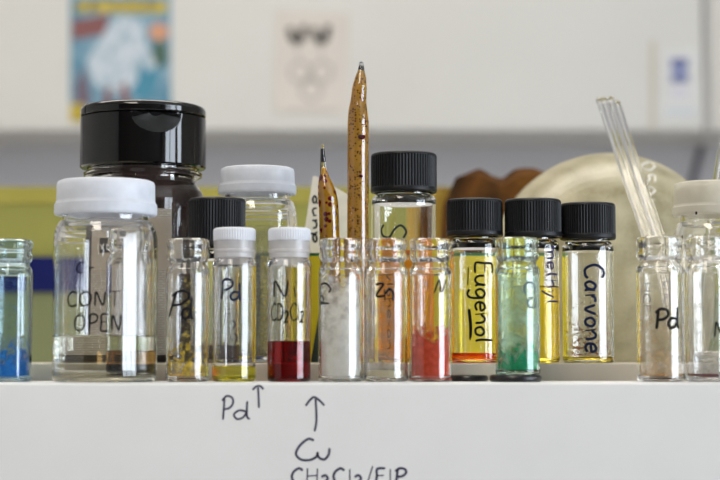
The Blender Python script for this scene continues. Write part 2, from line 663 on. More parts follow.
flat_piece('brown_shape', t, [(120, 86), (126, 82), (131, 106), (123, 110)], YP - .0008, plain('poster_brown', (128, 78, 78), 0.5))
flat_piece('yellow_corner', t, [(70, 104), (84, 104), (86, 122), (70, 122)], YP - .0006, plain('poster_yellow', (214, 188, 46), 0.5))

# paper with a drawn molecule
t = thing('pinned_paper', 'cream paper with a faint ring drawing and two dark forked marks on the cabinet', 'paper', at(312, 114, YP))
flat_piece('sheet', t, [(276, 10), (350, 13), (347, 115), (274, 113)], YP, plain('cream_paper', (210, 202, 194), 0.7, rgb2=(205, 198, 191), sc=10))


def write_flat(root, strokes, Y, mat, width, name='handwriting', label=None):
    org = root.location
    s1 = [[((at(x, y, Y) - org).x * 1000, (at(x, y, Y) - org).z * 1000) for x, y in s] for s in strokes]
    y0 = Y - org.y

    def place(u, v, lift):
        return (u * MM, y0 - lift * MM, v * MM)
    return link(name, ribbon(s1, width, place), mat, root, smooth=False, label=label)


def hexagon(cx, cy, r):
    return [(cx + r * math.cos(PI / 6 + k * PI / 3), cy + r * math.sin(PI / 6 + k * PI / 3)) for k in range(7)]


def straight(pts):
    out = []
    for a, b in zip(pts[:-1], pts[1:]):
        for k in range(4):
            out.append((a[0] + (b[0] - a[0]) * k / 4, a[1] + (b[1] - a[1]) * k / 4))
    return out + [pts[-1]]


write_flat(t, [[(290, 27), (292, 37), (297, 43)], [(297, 43), (302, 37), (304, 25)], [(314, 27), (316, 37), (321, 43)], [(321, 43), (326, 37), (328, 25)]], YP, plain('dark_print', (30, 28, 28), 0.8, spec=.1), 10, 'forked_mark')
write_flat(t, [straight(hexagon(300, 72, 11)), straight(hexagon(322, 72, 11)), straight(hexagon(311, 90, 11)), [(297, 44), (299, 60)], [(321, 44), (322, 60)], [(285, 111), (338, 111)]],
           YP, plain('pale_print', (172, 166, 162), 0.7), 4.0, 'ring_drawing')

t = thing('paper_notice', 'white paper notice with blue printed blocks on the cabinet', 'notice', at(680, 118, YP))
flat_piece('sheet', t, [(661, 48), (700, 48), (700, 120), (661, 120)], YP, plain('white_paper', (214, 214, 214), 0.7))
navy = plain('blue_print', (92, 100, 154), 0.7)
flat_piece('blue_block', t, [(671, 59), (688, 59), (688, 69), (671, 69)], YP - .0004, navy)
flat_piece('blue_block', t, [(671, 73), (688, 73), (688, 82), (671, 82)], YP - .0004, navy)
pale = plain('pale_blue_print', (180, 190, 216), 0.7)
flat_piece('pale_blue_block', t, [(673, 69), (686, 69), (686, 73), (673, 73)], YP - .0004, pale)
flat_piece('pale_blue_block', t, [(671, 88), (688, 88), (688, 97), (671, 97)], YP - .0004, plain('pale_print_b', (204, 202, 214), 0.7))
flat_piece('pale_blue_block', t, [(666, 108), (695, 108), (695, 114), (666, 114)], YP - .0004, plain('pale_print_c', (198, 204, 210), 0.7))
t = thing('tape_strip', 'narrow beige tape strip upright on the cabinet beside the notice', 'tape', at(653, 130, YP))
flat_piece('strip', t, [(650, 40), (656, 40), (656, 130), (650, 130)], YP, plain('beige_tape', (198, 192, 180), 0.6))
t = thing('seam_strip', 'grey strip added to draw the dark seam between the two white cabinets', 'strip', at(708, 130, YP))
flat_piece('strip', t, [(705, -20), (711, -20), (711, 130), (705, 130)], YP, plain('grey_seam_line', (186, 183, 180), 0.6), th=.001)  # added flat strip; its grey stands in for the dark gap between the doors

# cable below the cabinets
pts = [at(707, 129, Y_CAB + .2), at(703, 142, Y_CAB + .2), at(697, 165, Y_CAB + .2), at(690, 192, Y_CAB + .2), at(676, 250, Y_CAB + .2), at(660, 340, Y_CAB + .2)]
bm = tube(bmesh.new(), [tuple(p) for p in spline([tuple(p) for p in pts], 6)], .006, 10)
o = link('hanging_cable', bm, plain('grey_cable', (104, 101, 108), 0.6))
tag(o, 'grey cable hanging slantwise below the cabinet seam', 'cable')

# ------------------------------------------------------------------ the shelf
white_lam = plain('white_laminate', (210, 210, 210), 0.45, rgb2=(207, 207, 207), sc=30)
alu = plain('dull_aluminium', (188, 181, 168), 0.38, metal=0.5, rgb2=(178, 171, 158), sc=25)
shelf = thing('shelf', 'white laminate shelf with a raised grey ledge and pen writing on its front', 'shelf', (0, Y_FACE, Z_RAIL))
bm = box(bmesh.new(), -1.0, 1.0, 0, Y_STEP - Y_FACE, -0.065, 0)
bevel(bm, .0012, 3, lambda e: abs(e.verts[0].co.z) < 1e-5 and abs(e.verts[1].co.z) < 1e-5 and abs(e.verts[0].co.y) < 1e-5 and abs(e.verts[1].co.y) < 1e-5)
link('front_rail', bm, white_lam, shelf, label='white front rail')
bm = box(bmesh.new(), -1.0, 1.0, Y_STEP - Y_FACE, Y_DECK - Y_FACE, -0.05, Z_STEP - Z_RAIL)
bevel(bm, .0008, 2, lambda e: abs(e.verts[0].co.x - e.verts[1].co.x) > 1)
link('raised_ledge', bm, alu, shelf, label='dull grey metal ledge')
bm = box(bmesh.new(), -1.0, 1.0, Y_DECK - Y_FACE, Y_END - Y_FACE, Z_REAR - Z_RAIL - .03, Z_REAR - Z_RAIL)
link('rear_deck', bm, white_lam, shelf, smooth=False)
for s in (-1, 1):
    bm = box(bmesh.new(), s * .96 - .02, s * .96 + .02, .06, Y_END - Y_FACE - .02, -Z_RAIL, Z_REAR - Z_RAIL - .03)
    link('side_panel', bm, white_lam, shelf, smooth=False)
pen = plain('pen_ink', (58, 56, 82), 0.7, rgb2=(46, 45, 66), sc=400)
YW = Y_FACE
write_flat(shelf, fit(words_strokes('P'), 222, 396, 233, 420) + fit(words_strokes('d'), 234, 401, 250, 419), YW, pen, .75, 'handwritten_symbol')
write_flat(shelf, [[(259, 408), (258.5, 396), (258, 387)], [(252.5, 390), (255.5, 387), (258, 385.5)], [(258, 385.5), (261, 386.5), (263.5, 389.5)]], YW, pen, .75, 'drawn_arrow')
write_flat(shelf, [[(314.5, 431.5), (316.5, 420), (315.5, 397)], [(305.5, 406), (310, 400), (314, 396.5)], [(314, 396.5), (319, 400), (324.5, 405.5)]], YW, pen, .8, 'drawn_arrow')
write_flat(shelf, [[(314, 440.5), (308, 439), (299.5, 446), (296, 454), (301, 459.5), (310, 460), (316.5, 456.5), (317.5, 452.5), (318.5, 457), (324, 459.5), (328.5, 455), (329.5, 448)]], YW, pen, .9, 'handwritten_symbol')
write_flat(shelf, fit(words_strokes('CH2C12/E1P', .2), 292, 466, 406, 486), YW, pen, .9, 'handwritten_formula')

# ------------------------------------------------------------------ olive partition behind the shelf
YO = 1.30
olive = plain('olive_board', (142, 140, 66), 0.7, rgb2=(133, 132, 62), sc=7)
t = thing('partition_board', 'olive green board with mustard top strip and blue band behind the shelf', 'board', (0, YO, Z_REAR))
zt = at(360, 187, YO).z - Z_REAR
zb0, zb1 = at(360, 292, YO).z - Z_REAR, at(360, 257, YO).z - Z_REAR
link('upper_panel', box(bmesh.new(), -.6, .6, 0, .02, zb0, zt - .012), olive, t, smooth=False)
link('lower_panel', box(bmesh.new(), -.6, .6, 0, .02, 0, zb0), plain('grey_green_board', (118, 124, 84), 0.7, rgb2=(110, 116, 79), sc=7), t, smooth=False, label='grey green lower panel')
link('top_strip', box(bmesh.new(), -.6, .6, -.002, .022, zt - .012, zt), plain('mustard_strip', (152, 144, 62), 0.7), t, smooth=False, label='mustard top strip')
link('blue_band', box(bmesh.new(), -.6, at(150, 270, YO).x, -.004, .001, zb0, zb1), plain('navy_band', (8, 20, 84), 0.7, spec=.2), t, smooth=False, label='dark blue band')

# brown lumpy bag beyond the caps
YBAG = 1.05
p = at(505, 362, YBAG)
t = thing('brown_bag', 'lumpy dark brown bag behind the black caps and the flask', 'bag', (p.x, YBAG, Z_REAR + .0003))
hz = (at(505, 170, YBAG).z - Z_REAR) * 1000
bm = bmesh.new()
random.seed(4)
prof = [(0, 0), (34, 0), (38, 6), (39, hz * .4), (37, hz * .7), (36, hz * .86), (29, hz * .96), (15, hz), (0, hz * .97)]
lathe(prof, 40, bm, rmod=lambda a, z, r: 2.2 * math.sin(3 * a + z * .06) + 1.6 * math.sin(5 * a - z * .11) if z > 5 else 0)
for v in bm.verts:
    if v.co.z > hz * MM * .8:
        v.co.z -= .007 * math.exp(-((v.co.x + .004) / .007) ** 2)
link('bag', bm, plain('brown_bag_cloth', (92, 58, 20), 0.95, rgb2=(46, 28, 10), sc=45, bump=.4, bsc=150, spec=.1), t)
pt = at(433, 362, 1.08)
t = thing('mustard_tin', 'small mustard tin half hidden behind the ribbed black caps', 'tin', (pt.x, 1.08, Z_REAR + .0003))
hz2 = (at(433, 190, 1.08).z - Z_REAR) * 1000
link('tin', lathe([(0, 0), (13, 0), (14, 1), (14, hz2 - 4), (13.4, hz2 - 3.6), (13.4, hz2), (0, hz2)], 40), plain('mustard_paint', (186, 156, 70), 0.45), t)


# ================================================================== GLASSWARE BUILDERS (mm)
def open_vial_profile(R, H, wall=0.9):
    ri = R - wall
    nk = R - 1.0
    return [(0, .25), (R * .6, .1), (R - 1.2, 0), (R - .35, .3), (R, 1.1), (R, H - 12.6), (R - .3, H - 11.0), (nk - .25, H - 9.7), (nk - .35, H - 8.8),
            (R - .6, H - 7.9), (R - .2, H - 7.1), (R - .2, H - 5.6), (R - .5, H - 4.9), (R - .5, H - 3.6), (R - .2, H - 2.9), (R - .1, H - 1.4), (R - .3, H - .5), (R - .9, H),
            (R - 1.9, H - .1), (R - 2.3, H - .9), (R - 2.35, H - 9.8), (ri - .5, H - 11.8), (ri, H - 13.2), (ri, 2.2), (ri - .5, 1.5), (ri - 1.6, 1.15), (0, 1.3)]


def liquid_profile(ri, z1, z0=1.1, lip=.35):
    r = ri + .03
    return [(0, z0 + .15), (r - 1.6, z0), (r - .5, z0 + .35), (r, z0 + 1.1), (r, z1 + lip), (r - .5, z1 + .08), (r - 1.6, z1), (0, z1)]


def geom(x0, x1, top, Y, zbase, bot=None):
    cx = (x0 + x1) / 2
    sc = scale(300, Y)
    R = (x1 - x0) / 2 / sc
    H = (at(cx, top, Y - R * MM * .8).z - zbase) * 1000
    return cx, R, H


def hmm(py, Y, zbase):
    return (at(360, py, Y).z - zbase) * 1000


def open_vial(x0, x1, top, Y, zbase, label, mat=CLEAR, name='vial', group='open glass vials on the front rail'):
    cx, R, H = geom(x0, x1, top, Y, zbase)
    t = thing(name, label, 'vial', (at(cx, 300, Y).x, Y, zbase), group)
    link('glass_body', lathe(open_vial_profile(R, H)), mat, t)
    t['_'] = 0
    del t['_']
    return t, cx, R, H


def residue(t, R, H, mat, z0=1.4, z1=None, name='residue', wall=.9, label=None):
    ri = R - wall - .06
    z1 = z1 or H - 14
    n = 24
    prof = [(0, z0 + .1), (ri - 1.5, z0 - .05), (ri - .45, z0 + .3), (ri, z0 + .9)] + [(ri, z0 + .9 + (z1 - z0 - .9) * k / n) for k in range(1, n + 1)]
    return link(name, lathe(prof), mat, t, label=label)


def rib_mod(n, depth, za, zb):
    def f(a, z, r):
        if za <= z <= zb and r > 3:
            return -depth * (0.5 + 0.5 * math.cos(a * n)) ** 2
        return 0.0
    return f


def black_cap_mesh(R, h, ribs=60):
    prof = [(0, h - .5), (R - 2.4, h - .5), (R - 2.0, h), (R - .9, h), (R - .3, h - .4), (R, h - 1.2), (R, h - 1.4), (R, h * .5), (R, 2.2), (R, 2.0), (R + .1, 1.7), (R + .1, .5), (R - .3, 0),
            (R - 1.4, 0), (R - 1.6, h - 2), (0, h - 2)]
    return lathe(prof, ribs * 6, rmod=rib_mod(ribs, .34, 2.1, h - 1.3))


def screw_vial_profile(R, Hs, Hn, wall=1.0, nr=.80):
    """body to the shoulder at height Hs, neck up to Hn (inside the cap)"""
    ri = R - wall
    rn = R * nr
    return ([(0, .3), (R * .6, .1), (R - 1.3, 0), (R - .4, .3), (R, 1.3)] + [(R, Hs - 3.2)] + arc(R, Hs - 3.2, rn, Hs, n=6)[1:]
            + [(rn, Hn - .4), (rn - .4, Hn), (rn - 1.2, Hn), (rn - 1.5, Hn - .4), (rn - 1.5, Hs - .6)] + [(ri - .9, Hs - 2.0), (ri, Hs - 4)] + [(ri, 2.4), (ri - .5, 1.6), (ri - 1.7, 1.2), (0, 1.4)])


def screw_vial(x0, x1, cx0, cx1, cap_top, cap_bot, Y, label, mat=CLEAR, ribs=56, group='black capped vials on the raised ledge'):
    cx, R, _ = geom(x0, x1, cap_top, Y, Z_STEP)
    Rc = (cx1 - cx0) / 2 / scale(220, Y)
    zt, zb = hmm(cap_top, Y - Rc * MM * .9, Z_STEP), hmm(cap_bot, Y - Rc * MM, Z_STEP)
    t = thing('capped_vial', label, 'vial', (at(cx, 300, Y).x, Y, Z_STEP), group)
    link('glass_body', lathe(screw_vial_profile(R, zb - .8, zt - 2.6, nr=.82)), mat, t)
    c = link('cap', black_cap_mesh(Rc, zt - zb, ribs), BLACK, t, label='black ribbed screw cap')
    c.location.z = zb * MM
    return t, cx, R, zb


def jar_profile(R, Hs, Hn, rn, wall=1.5, base=2.6, sh=6.5):
    ri = R - wall
    return ([(0, .6), (R * .6, .3), (R - 2.4, 0), (R - .7, .5), (R, 2.2), (R, Hs - sh)] + arc(R, Hs - sh, rn, Hs, n=8)[1:]
            + [(rn, Hn - .4), (rn - .4, Hn), (rn - 1.5, Hn), (rn - 1.8, Hn - .5), (rn - 1.8, Hs - .3)] + arc(rn - 1.8, Hs - .3, ri, Hs - sh - .6, n=6)[1:]
            + [(ri, base + 1.8), (ri - .6, base + .6), (ri - 2, base), (0, base)])


def arc(r0, z0, r1, z1, bulge=.5, n=6):
    """rounded shoulder; leaves vertical at the wider end, flat at the narrower"""
    pts = []
    for i in range(n + 1):
        t = PI / 2 * i / n
        if r0 >= r1:
            pts.append((r1 + (r0 - r1) * math.cos(t), z0 + (z1 - z0) * math.sin(t)))
        else:
            pts.append((r0 + (r1 - r0) * math.sin(t), z0 + (z1 - z0) * (1 - math.cos(t))))
    return pts


def white_lid(R, h, t, zb, skirt=3.6, mat=None):
    """soft white snap lid with a wider rim at its lower edge"""
    prof = [(0, h - .9), (R - 4, h - .9), (R - 3.2, h - .1), (R - 1.6, h), (R - .5, h - .5), (R - .1, h - 1.6), (R, skirt + .8), (R + .35, skirt), (R + .75, skirt - .5), (R + .8, 1.0), (R + .5, .2), (R - .2, 0),
            (R - 1.6, 0), (R - 1.9, h - 2.4), (0, h - 2.4)]
    o = link('lid', lathe(prof, 72), mat or WHITECAP, t, label='translucent white snap lid')
    o.location.z = zb * MM
    return o


def snap_cap(R, H, t):
    """white ribbed plug cap with a clearer lower skirt around the vial's neck"""
    prof = [(0, H), (R - 1.0, H), (R - .35, H - .35), (R, H - 1.0), (R, H - 4.4), (R - .1, H - 4.7), (R - 1.7, H - 4.7), (R - 1.7, H - 3.5), (0, H - 3.5)]
    c = link('cap', lathe(prof, 50 * 6, rmod=rib_mod(50, .22, H - 4.6, H - .9)), WHITECAP, t, label='white ribbed cap')
    prof = [(R - .1, H - 4.7), (R - .25, H - 8), (R + .05, H - 8.3), (R + .05, H - 9), (R - .3, H - 9.4), (R - .35, H - 11), (R - .9, H - 11.2), (R - 1.1, H - 9), (R - 1.1, H - 4.7), (R - .1, H - 4.7)]
    link('skirt', lathe(prof, 56), SKIRT, t, label='clearer lower skirt of the cap')


def capped_snap_vial(x0, x1, top, Y, label):
    cx, R, H = geom(x0, x1, top, Y, Z_RAIL)
    t = thing('snap_cap_vial', label, 'vial', (at(cx, 300, Y).x, Y, Z_RAIL), 'white capped vials on the front rail')
    ri, rn = R - .9, R - 1.3
    Hg = H - 3.6
    prof = [(0, .25), (R * .6, .1), (R - 1.2, 0), (R - .35, .3), (R, 1.1), (R, H - 13.4), (R - .3, H - 12.2), (rn, H - 11.0), (rn, Hg - .3), (rn - .3, Hg), (rn - 1.0, Hg), (rn - 1.2, Hg - .4),
            (rn - 1.2, H - 11.4), (ri - .4, H - 13), (ri, H - 14.2), (ri, 2.2), (ri - .5, 1.5), (ri - 1.6, 1.15), (0, 1.3)]
    link('glass_body', lathe(prof), CLEAR, t)
    snap_cap(R - .15, H, t)
    return t, cx, R, H


# ================================================================== BACK ROW
# tall spice jar with black flip lid
YS = 0.757
cx, RL, HL = geom(79, 205, 100.5, YS, Z_STEP)
cx = 142
t = thing('spice_jar', 'big dark brown spice jar with glossy black flip lid and tan label', 'jar', (at(cx, 300, YS).x, YS, Z_STEP))
zb, zseam = hmm(162.5, YS - .026, Z_STEP), hmm(110.5, YS - .026, Z_STEP)
HL = hmm(98.5, YS - .025, Z_STEP)
RB = RL - .6
sp = [(0, 1), (RB - 4, 0), (RB - .9, .6), (RB, 3), (RB, zb - 14), (RB - .8, zb - 10), (RB - 3.4, zb - 6.5), (RB - 3.6, zb - 4.8), (RB - 1.2, zb - 3.6), (RB - .9, zb - 2.0), (RB - 3, zb - 1), (RB - 3.2, zb + 8), (RB - 5, zb + 8),
      (RB - 5.2, zb - 5), (RB - 2.6, zb - 11), (RB - 1.8, zb - 15), (RB - 1.8, 5), (RB - 4, 3), (0, 3)]
link('glass_body', lathe(sp, 80), glass('jar_glass', (255, 254, 252)), t)
rc = RB - 1.77
link('brown_powder', lathe([(0, 2.97), (rc - 2, 3), (rc, 5), (rc, zb - 15), (rc - .8, zb - 11), (rc - 2.6, zb - 6), (RB - 5.2, zb - 4.6), (RB - 5.2, zb - .6), (0, zb - .5)], 64), plain('brown_powder', (62, 40, 36), 0.8, rgb2=(48, 30, 27), sc=500), t)


def lid_mod(a, z, r):
    # thumb scoop below the seam, and the hinge slit in the flap
    d = (a - math.radians(-71) + PI) % (2 * PI) - PI
    u = d * RL
    if z < zseam and z > 5:
        q = math.hypot(u / 11.0, (zseam - z) / 8.2)
        if q < 1.0:
            return -min(2.4, (1 - q) * 3.0 + .15)
    return 0.0


nz = 40
prof = [(RL - 3, zb + 1.5), (RL - 3, zb), (RL - .5, zb), (RL, zb + .6)] + [(RL, zb + .6 + (zseam - zb - .9) * k / nz) for k in range(1, nz + 1)] + [(RL - .5, zseam), (RL - 2.5, zseam + .1), (0, zseam + .1)]
link('lid_base', lathe(prof, 360, rmod=lid_mod), GLOSSBLACK, t, label='glossy black lid base with thumb scoop')


def flap_mod(a, z, r):
    d = (a - math.radians(-149) + PI) % (2 * PI) - PI
    return -1.3 if abs(d) < .012 and r > RL - 1.5 else 0.0


prof = [(0, zseam + .15), (RL - 1.2, zseam + .15), (RL - .35, zseam + .4), (RL - .1, zseam + .9), (RL - .1, HL - 2.2), (RL - .5, HL - 1.1), (RL - 1.5, HL - .35), (RL - 4, HL), (0, HL + .4)]
link('lid_flap', lathe(prof, 360, rmod=flap_mod), GLOSSBLACK, t, label='glossy black hinged flap')


def patch(root, R, a0, a1, z0, z1, mat, name, th=.12, n=40, label=None):
    """thin curved patch on a round wall; angles in degrees from the direction facing the viewer, right positive"""
    bm = bmesh.new()
    rings = []
    for k in range(n + 1):
        a = math.radians(a0 + (a1 - a0) * k / n)
        rings.append([bm.verts.new((r * MM * math.sin(a), -r * MM * math.cos(a), z * MM)) for (r, z) in ((R, z0), (R + th, z0), (R + th, z1), (R, z1))])
    for p, q in zip(rings[:-1], rings[1:]):
        for i in range(4):
            j = (i + 1) % 4
            bm.faces.new((p[i], q[i], q[j], p[j]))
    bm.faces.new(rings[0])
    bm.faces.new(rings[-1][::-1])
    return link(name, bm, mat, root, label=label)


tan = plain('tan_label_paper', (170, 160, 146), 0.6, rgb2=(160, 150, 137), sc=60)
brick, nt, out = new_mat('patterned_label_paper')
tcn = N(nt, 'ShaderNodeTexCoord')
br = N(nt, 'ShaderNodeTexBrick')
br.inputs['Color1'].default_value = lin((176, 170, 158))
br.inputs['Color2'].default_value = lin((160, 152, 140))
br.inputs['Mortar'].default_value = lin((122, 112, 102))
br.inputs['Scale'].default_value = 260
mpn = N(nt, 'ShaderNodeMapping')
mpn.inputs['Rotation'].default_value = (PI / 2, 0, 0)
nt.links.new(tcn.outputs['Object'], mpn.inputs[0])
nt.links.new(mpn.outputs[0], br.inputs['Vector'])
pb = N(nt, 'ShaderNodeBsdfPrincipled')
nt.links.new(br.outputs['Color'], pb.inputs['Base Color'])
nt.links.new(pb.outputs[0], out.inputs[0])
lab = patch(t, RB + .04, -50, 34, hmm(354, YS, Z_STEP), hmm(222, YS, Z_STEP), tan, 'label', label='tan paper label')
for nm, z0, z1, a0, a1, m in (('label_border', 222, 213, -50, 34, brick), ('patterned_strip', 355, 273, -50, 34, brick)):
    o = patch(lab, RB + (.04 if nm == 'label_border' else .17), a0, a1, hmm(z0, YS, Z_STEP), hmm(z1, YS, Z_STEP), m, nm)
dk = plain('dark_label_print', (66, 62, 60), 0.6)
o = patch(lab, RB + .17, -36, -8, hmm(256, YS, Z_STEP), hmm(234, YS, Z_STEP), dk, 'dark_label_arch')
write_round(lab, fit(words_strokes('M'), 103, 238, 115, 249), 142, YS, RB + .35, Z_STEP, plain('label_white', (225, 222, 215), 0.6), .5, 'label_lettering')

# jar with white lid (behind the white capped vials)
YJ = 0.738
cx, R, _ = geom(217, 297, 164, YJ, Z_STEP)
t = thing('snap_lid_jar', 'clear glass jar with a white snap lid between spice jar and white card', 'jar', (at(cx, 300, YJ).x, YJ, Z_STEP))
zl, zt = hmm(191.5, YJ - .016, Z_STEP), hmm(164.5, YJ - .014, Z_STEP)
rn = R - 3.0
link('glass_body', lathe(jar_profile(R, hmm(200, YJ, Z_STEP), zt - 2.8, rn, sh=9), 72), CLEAR, t)
white_lid((293 - 217) / 2 / scale(180, YJ) - .3, zt - zl, t, zl, 4.0)
residue(t, R, hmm(205, YJ, Z_STEP), film('frosty_film', (178, 180, 140), 0, 60, .50, .34, sc=900, sharp=.5, rgb2=(196, 196, 176)), 2.8, hmm(228, YJ, Z_STEP), 'dusty_film', wall=1.5)

# black capped vial peeping over the Pd vials
t, cx, R, zb = screw_vial(191, 242, 188, 245, 196.5, 246, .709, 'black capped vial with dark brown settlings behind the two Pd vials', ribs=60)
rl = R - 1.0
link('brown_settlings', lathe(liquid_profile(rl, 6.5, 1.25)), plain('brown_sludge', (74, 56, 50), .5, rgb2=(52, 38, 34), sc=300), t)

# big S vial with amber liquid
YV = 0.737
t, cx, R, zb = screw_vial(371.5, 436.5, 371, 437, 150.5, 190, YV, 'largest black capped vial marked S holding amber liquid', ribs=64)
amber = glass('amber_liquid', (252, 212, 132), 1.36)
link('amber_liquid', lathe(liquid_profile(R - 1.0, hmm(253, YV, Z_STEP), 1.25)), amber, t, label='amber liquid')
write_round(t, fit(words_strokes('S'), 380, 224, 405, 238, 'cw'), cx, YV, R, Z_STEP, plain('green_black_ink', (26, 40, 44), .6), .9, 'handwriting')
write_round(t, fit(words_strokes('cylohexany', .1), 383, 262, 397, 360, 'cw'), cx, YV, R, Z_STEP, INK, .5, 'handwriting')

# Eugenol, methyl and Carvone
YE = 0.716
t, cx, R, zb = screw_vial(450, 500, 446, 502, 197.5, 235, YE, 'black capped vial marked Eugenol with a little orange oil', ribs=60)
link('orange_oil', lathe(liquid_profile(R - 1.0, hmm(355, YE, Z_STEP), 1.25, .8)), glass('orange_oil', (250, 178, 70), 1.45), t, label='orange oil')
write_round(t, fit(words_strokes('Eugenol', .12), 466, 263, 492, 341, 'cw'), cx, YE, R, Z_STEP, INK, .95)
write_round(t, [[(467, 267), (466.5, 285)], [(467, 309), (468.5, 325), (468.5, 340)], [(468, 309), (469.5, 325), (469, 338)]], cx, YE, R, Z_STEP, INK, .85, 'pen_underline')
t, cx, R, zb = screw_vial(507.5, 559.5, 504, 560.5, 197.5, 236, YE, 'black capped vial marked methyl holding clear yellow liquid', ribs=60)
link('yellow_liquid', lathe(liquid_profile(R - 1.0, hmm(288, YE, Z_STEP), 1.25, .6)), glass('yellow_liquid', (252, 244, 150), 1.40), t, label='clear yellow liquid')
write_round(t, fit(words_strokes('methyl', .12), 540, 246, 558, 302, 'cw'), cx, YE, R, Z_STEP, INKPURPLE, .75)
t, cx, R, zb = screw_vial(562.5, 614, 560, 615.5, 201.5, 238, .722, 'black capped vial marked Carvone with thin yellow oil and brown specks', ribs=60)
link('yellow_oil', lathe(liquid_profile(R - 1.0, hmm(358, .722, Z_STEP), 1.25, .5)), glass('pale_yellow_oil', (246, 238, 150), 1.45), t, label='thin layer of yellow oil')
residue(t, R, 40, film('brown_specks', (122, 72, 40), 2, 36, .44, .28, sc=750, sharp=.05, rgb2=(150, 96, 52)), 3.0, hmm(262, .722, Z_STEP), 'brown_specks', wall=1.0)
write_round(t, fit(words_strokes('Carvone', .14), 582, 265, 602, 352, 'cw'), cx, .722, R, Z_STEP, INKBLUE, 1.1)

# right hand jar cut by the frame
YR = 0.735
cx, R, _ = geom(675, 752, 178, YR, Z_STEP)
t = thing('snap_lid_jar', 'clear jar with a hazy white lid behind the rightmost open vials', 'jar', (at(cx, 300, YR).x, YR, Z_STEP))
zl, zt = hmm(213, YR - .016, Z_STEP), hmm(179.5, YR - .014, Z_STEP)
link('glass_body', lathe(jar_profile(R, hmm(222, YR, Z_STEP), zt - 2.8, R - 2.6, sh=7), 72), CLEAR, t)
white_lid(R - .2, zt - zl, t, zl, 3.8, HAZECAP)
write_round(t, [[(690.5, 211), (690.5, 214)], [(678.5, 234), (678.5, 238)]], cx, YR, R + .6, Z_STEP, INK, 1.6, 'ink_spots')

# yellow carton behind the vials
YC = 0.768
p0, p1 = at(261, 253, YC), at(549, 253, YC)
t = thing('yellow_carton', 'low bright yellow carton with green top edge behind the vials', 'carton', ((p0.x + p1.x) / 2, YC, Z_STEP))
w, h = (p1.x - p0.x) / 2, p0.z - Z_STEP
yel = plain('yellow_card', (236, 218, 26), 0.5, rgb2=(230, 211, 24), sc=30)
link('body', box(bmesh.new(), -w, w, 0, .026, 0, h - .0012), yel, t, smooth=False)
link('green_edge', box(bmesh.new(), -w, w, -.0001, .0261, h - .0012, h), plain('green_edge', (44, 120, 72), .5), t, smooth=False, label='green top edge')
link('blue_side', box(bmesh.new(), -w - .0022, -w, -.0001, .0261, 0, h), plain('blue_side', (34, 52, 104), .5), t, smooth=False, label='dark blue side')
xa = (at(313, 340, YC).x - t.location.x)
bm = bmesh.new()
vs_ = [bm.verts.new((xa + dx, -.0002, z)) for dx, z in ((-.001, .0), (.0025, .0), (.0055, .030), (.0040, .030))]
bm.faces.new(vs_)
link('printed_slant', bm, plain('dark_green_print', (44, 56, 48), .6), t, smooth=False, label='dark slanted print')

# white card standing behind the carton
YK = 0.800
t = thing('paper_card', 'white handwritten card standing behind the amber ampoules', 'card', (at(322, 362, YK).x, YK, Z_STEP))
zz = 362.5
flat_piece('card', t, [(284, 361), (370, 361), (366, 205), (317, 176.5), (313, 176)], YK, milky('card_paper', (236, 228, 216), .25, .6), th=.0005)
write_flat(t, fit(words_strokes('dunp', .2), 309, 196, 320, 242, 'ccw', 0), YK, INK, .9, 'handwriting')


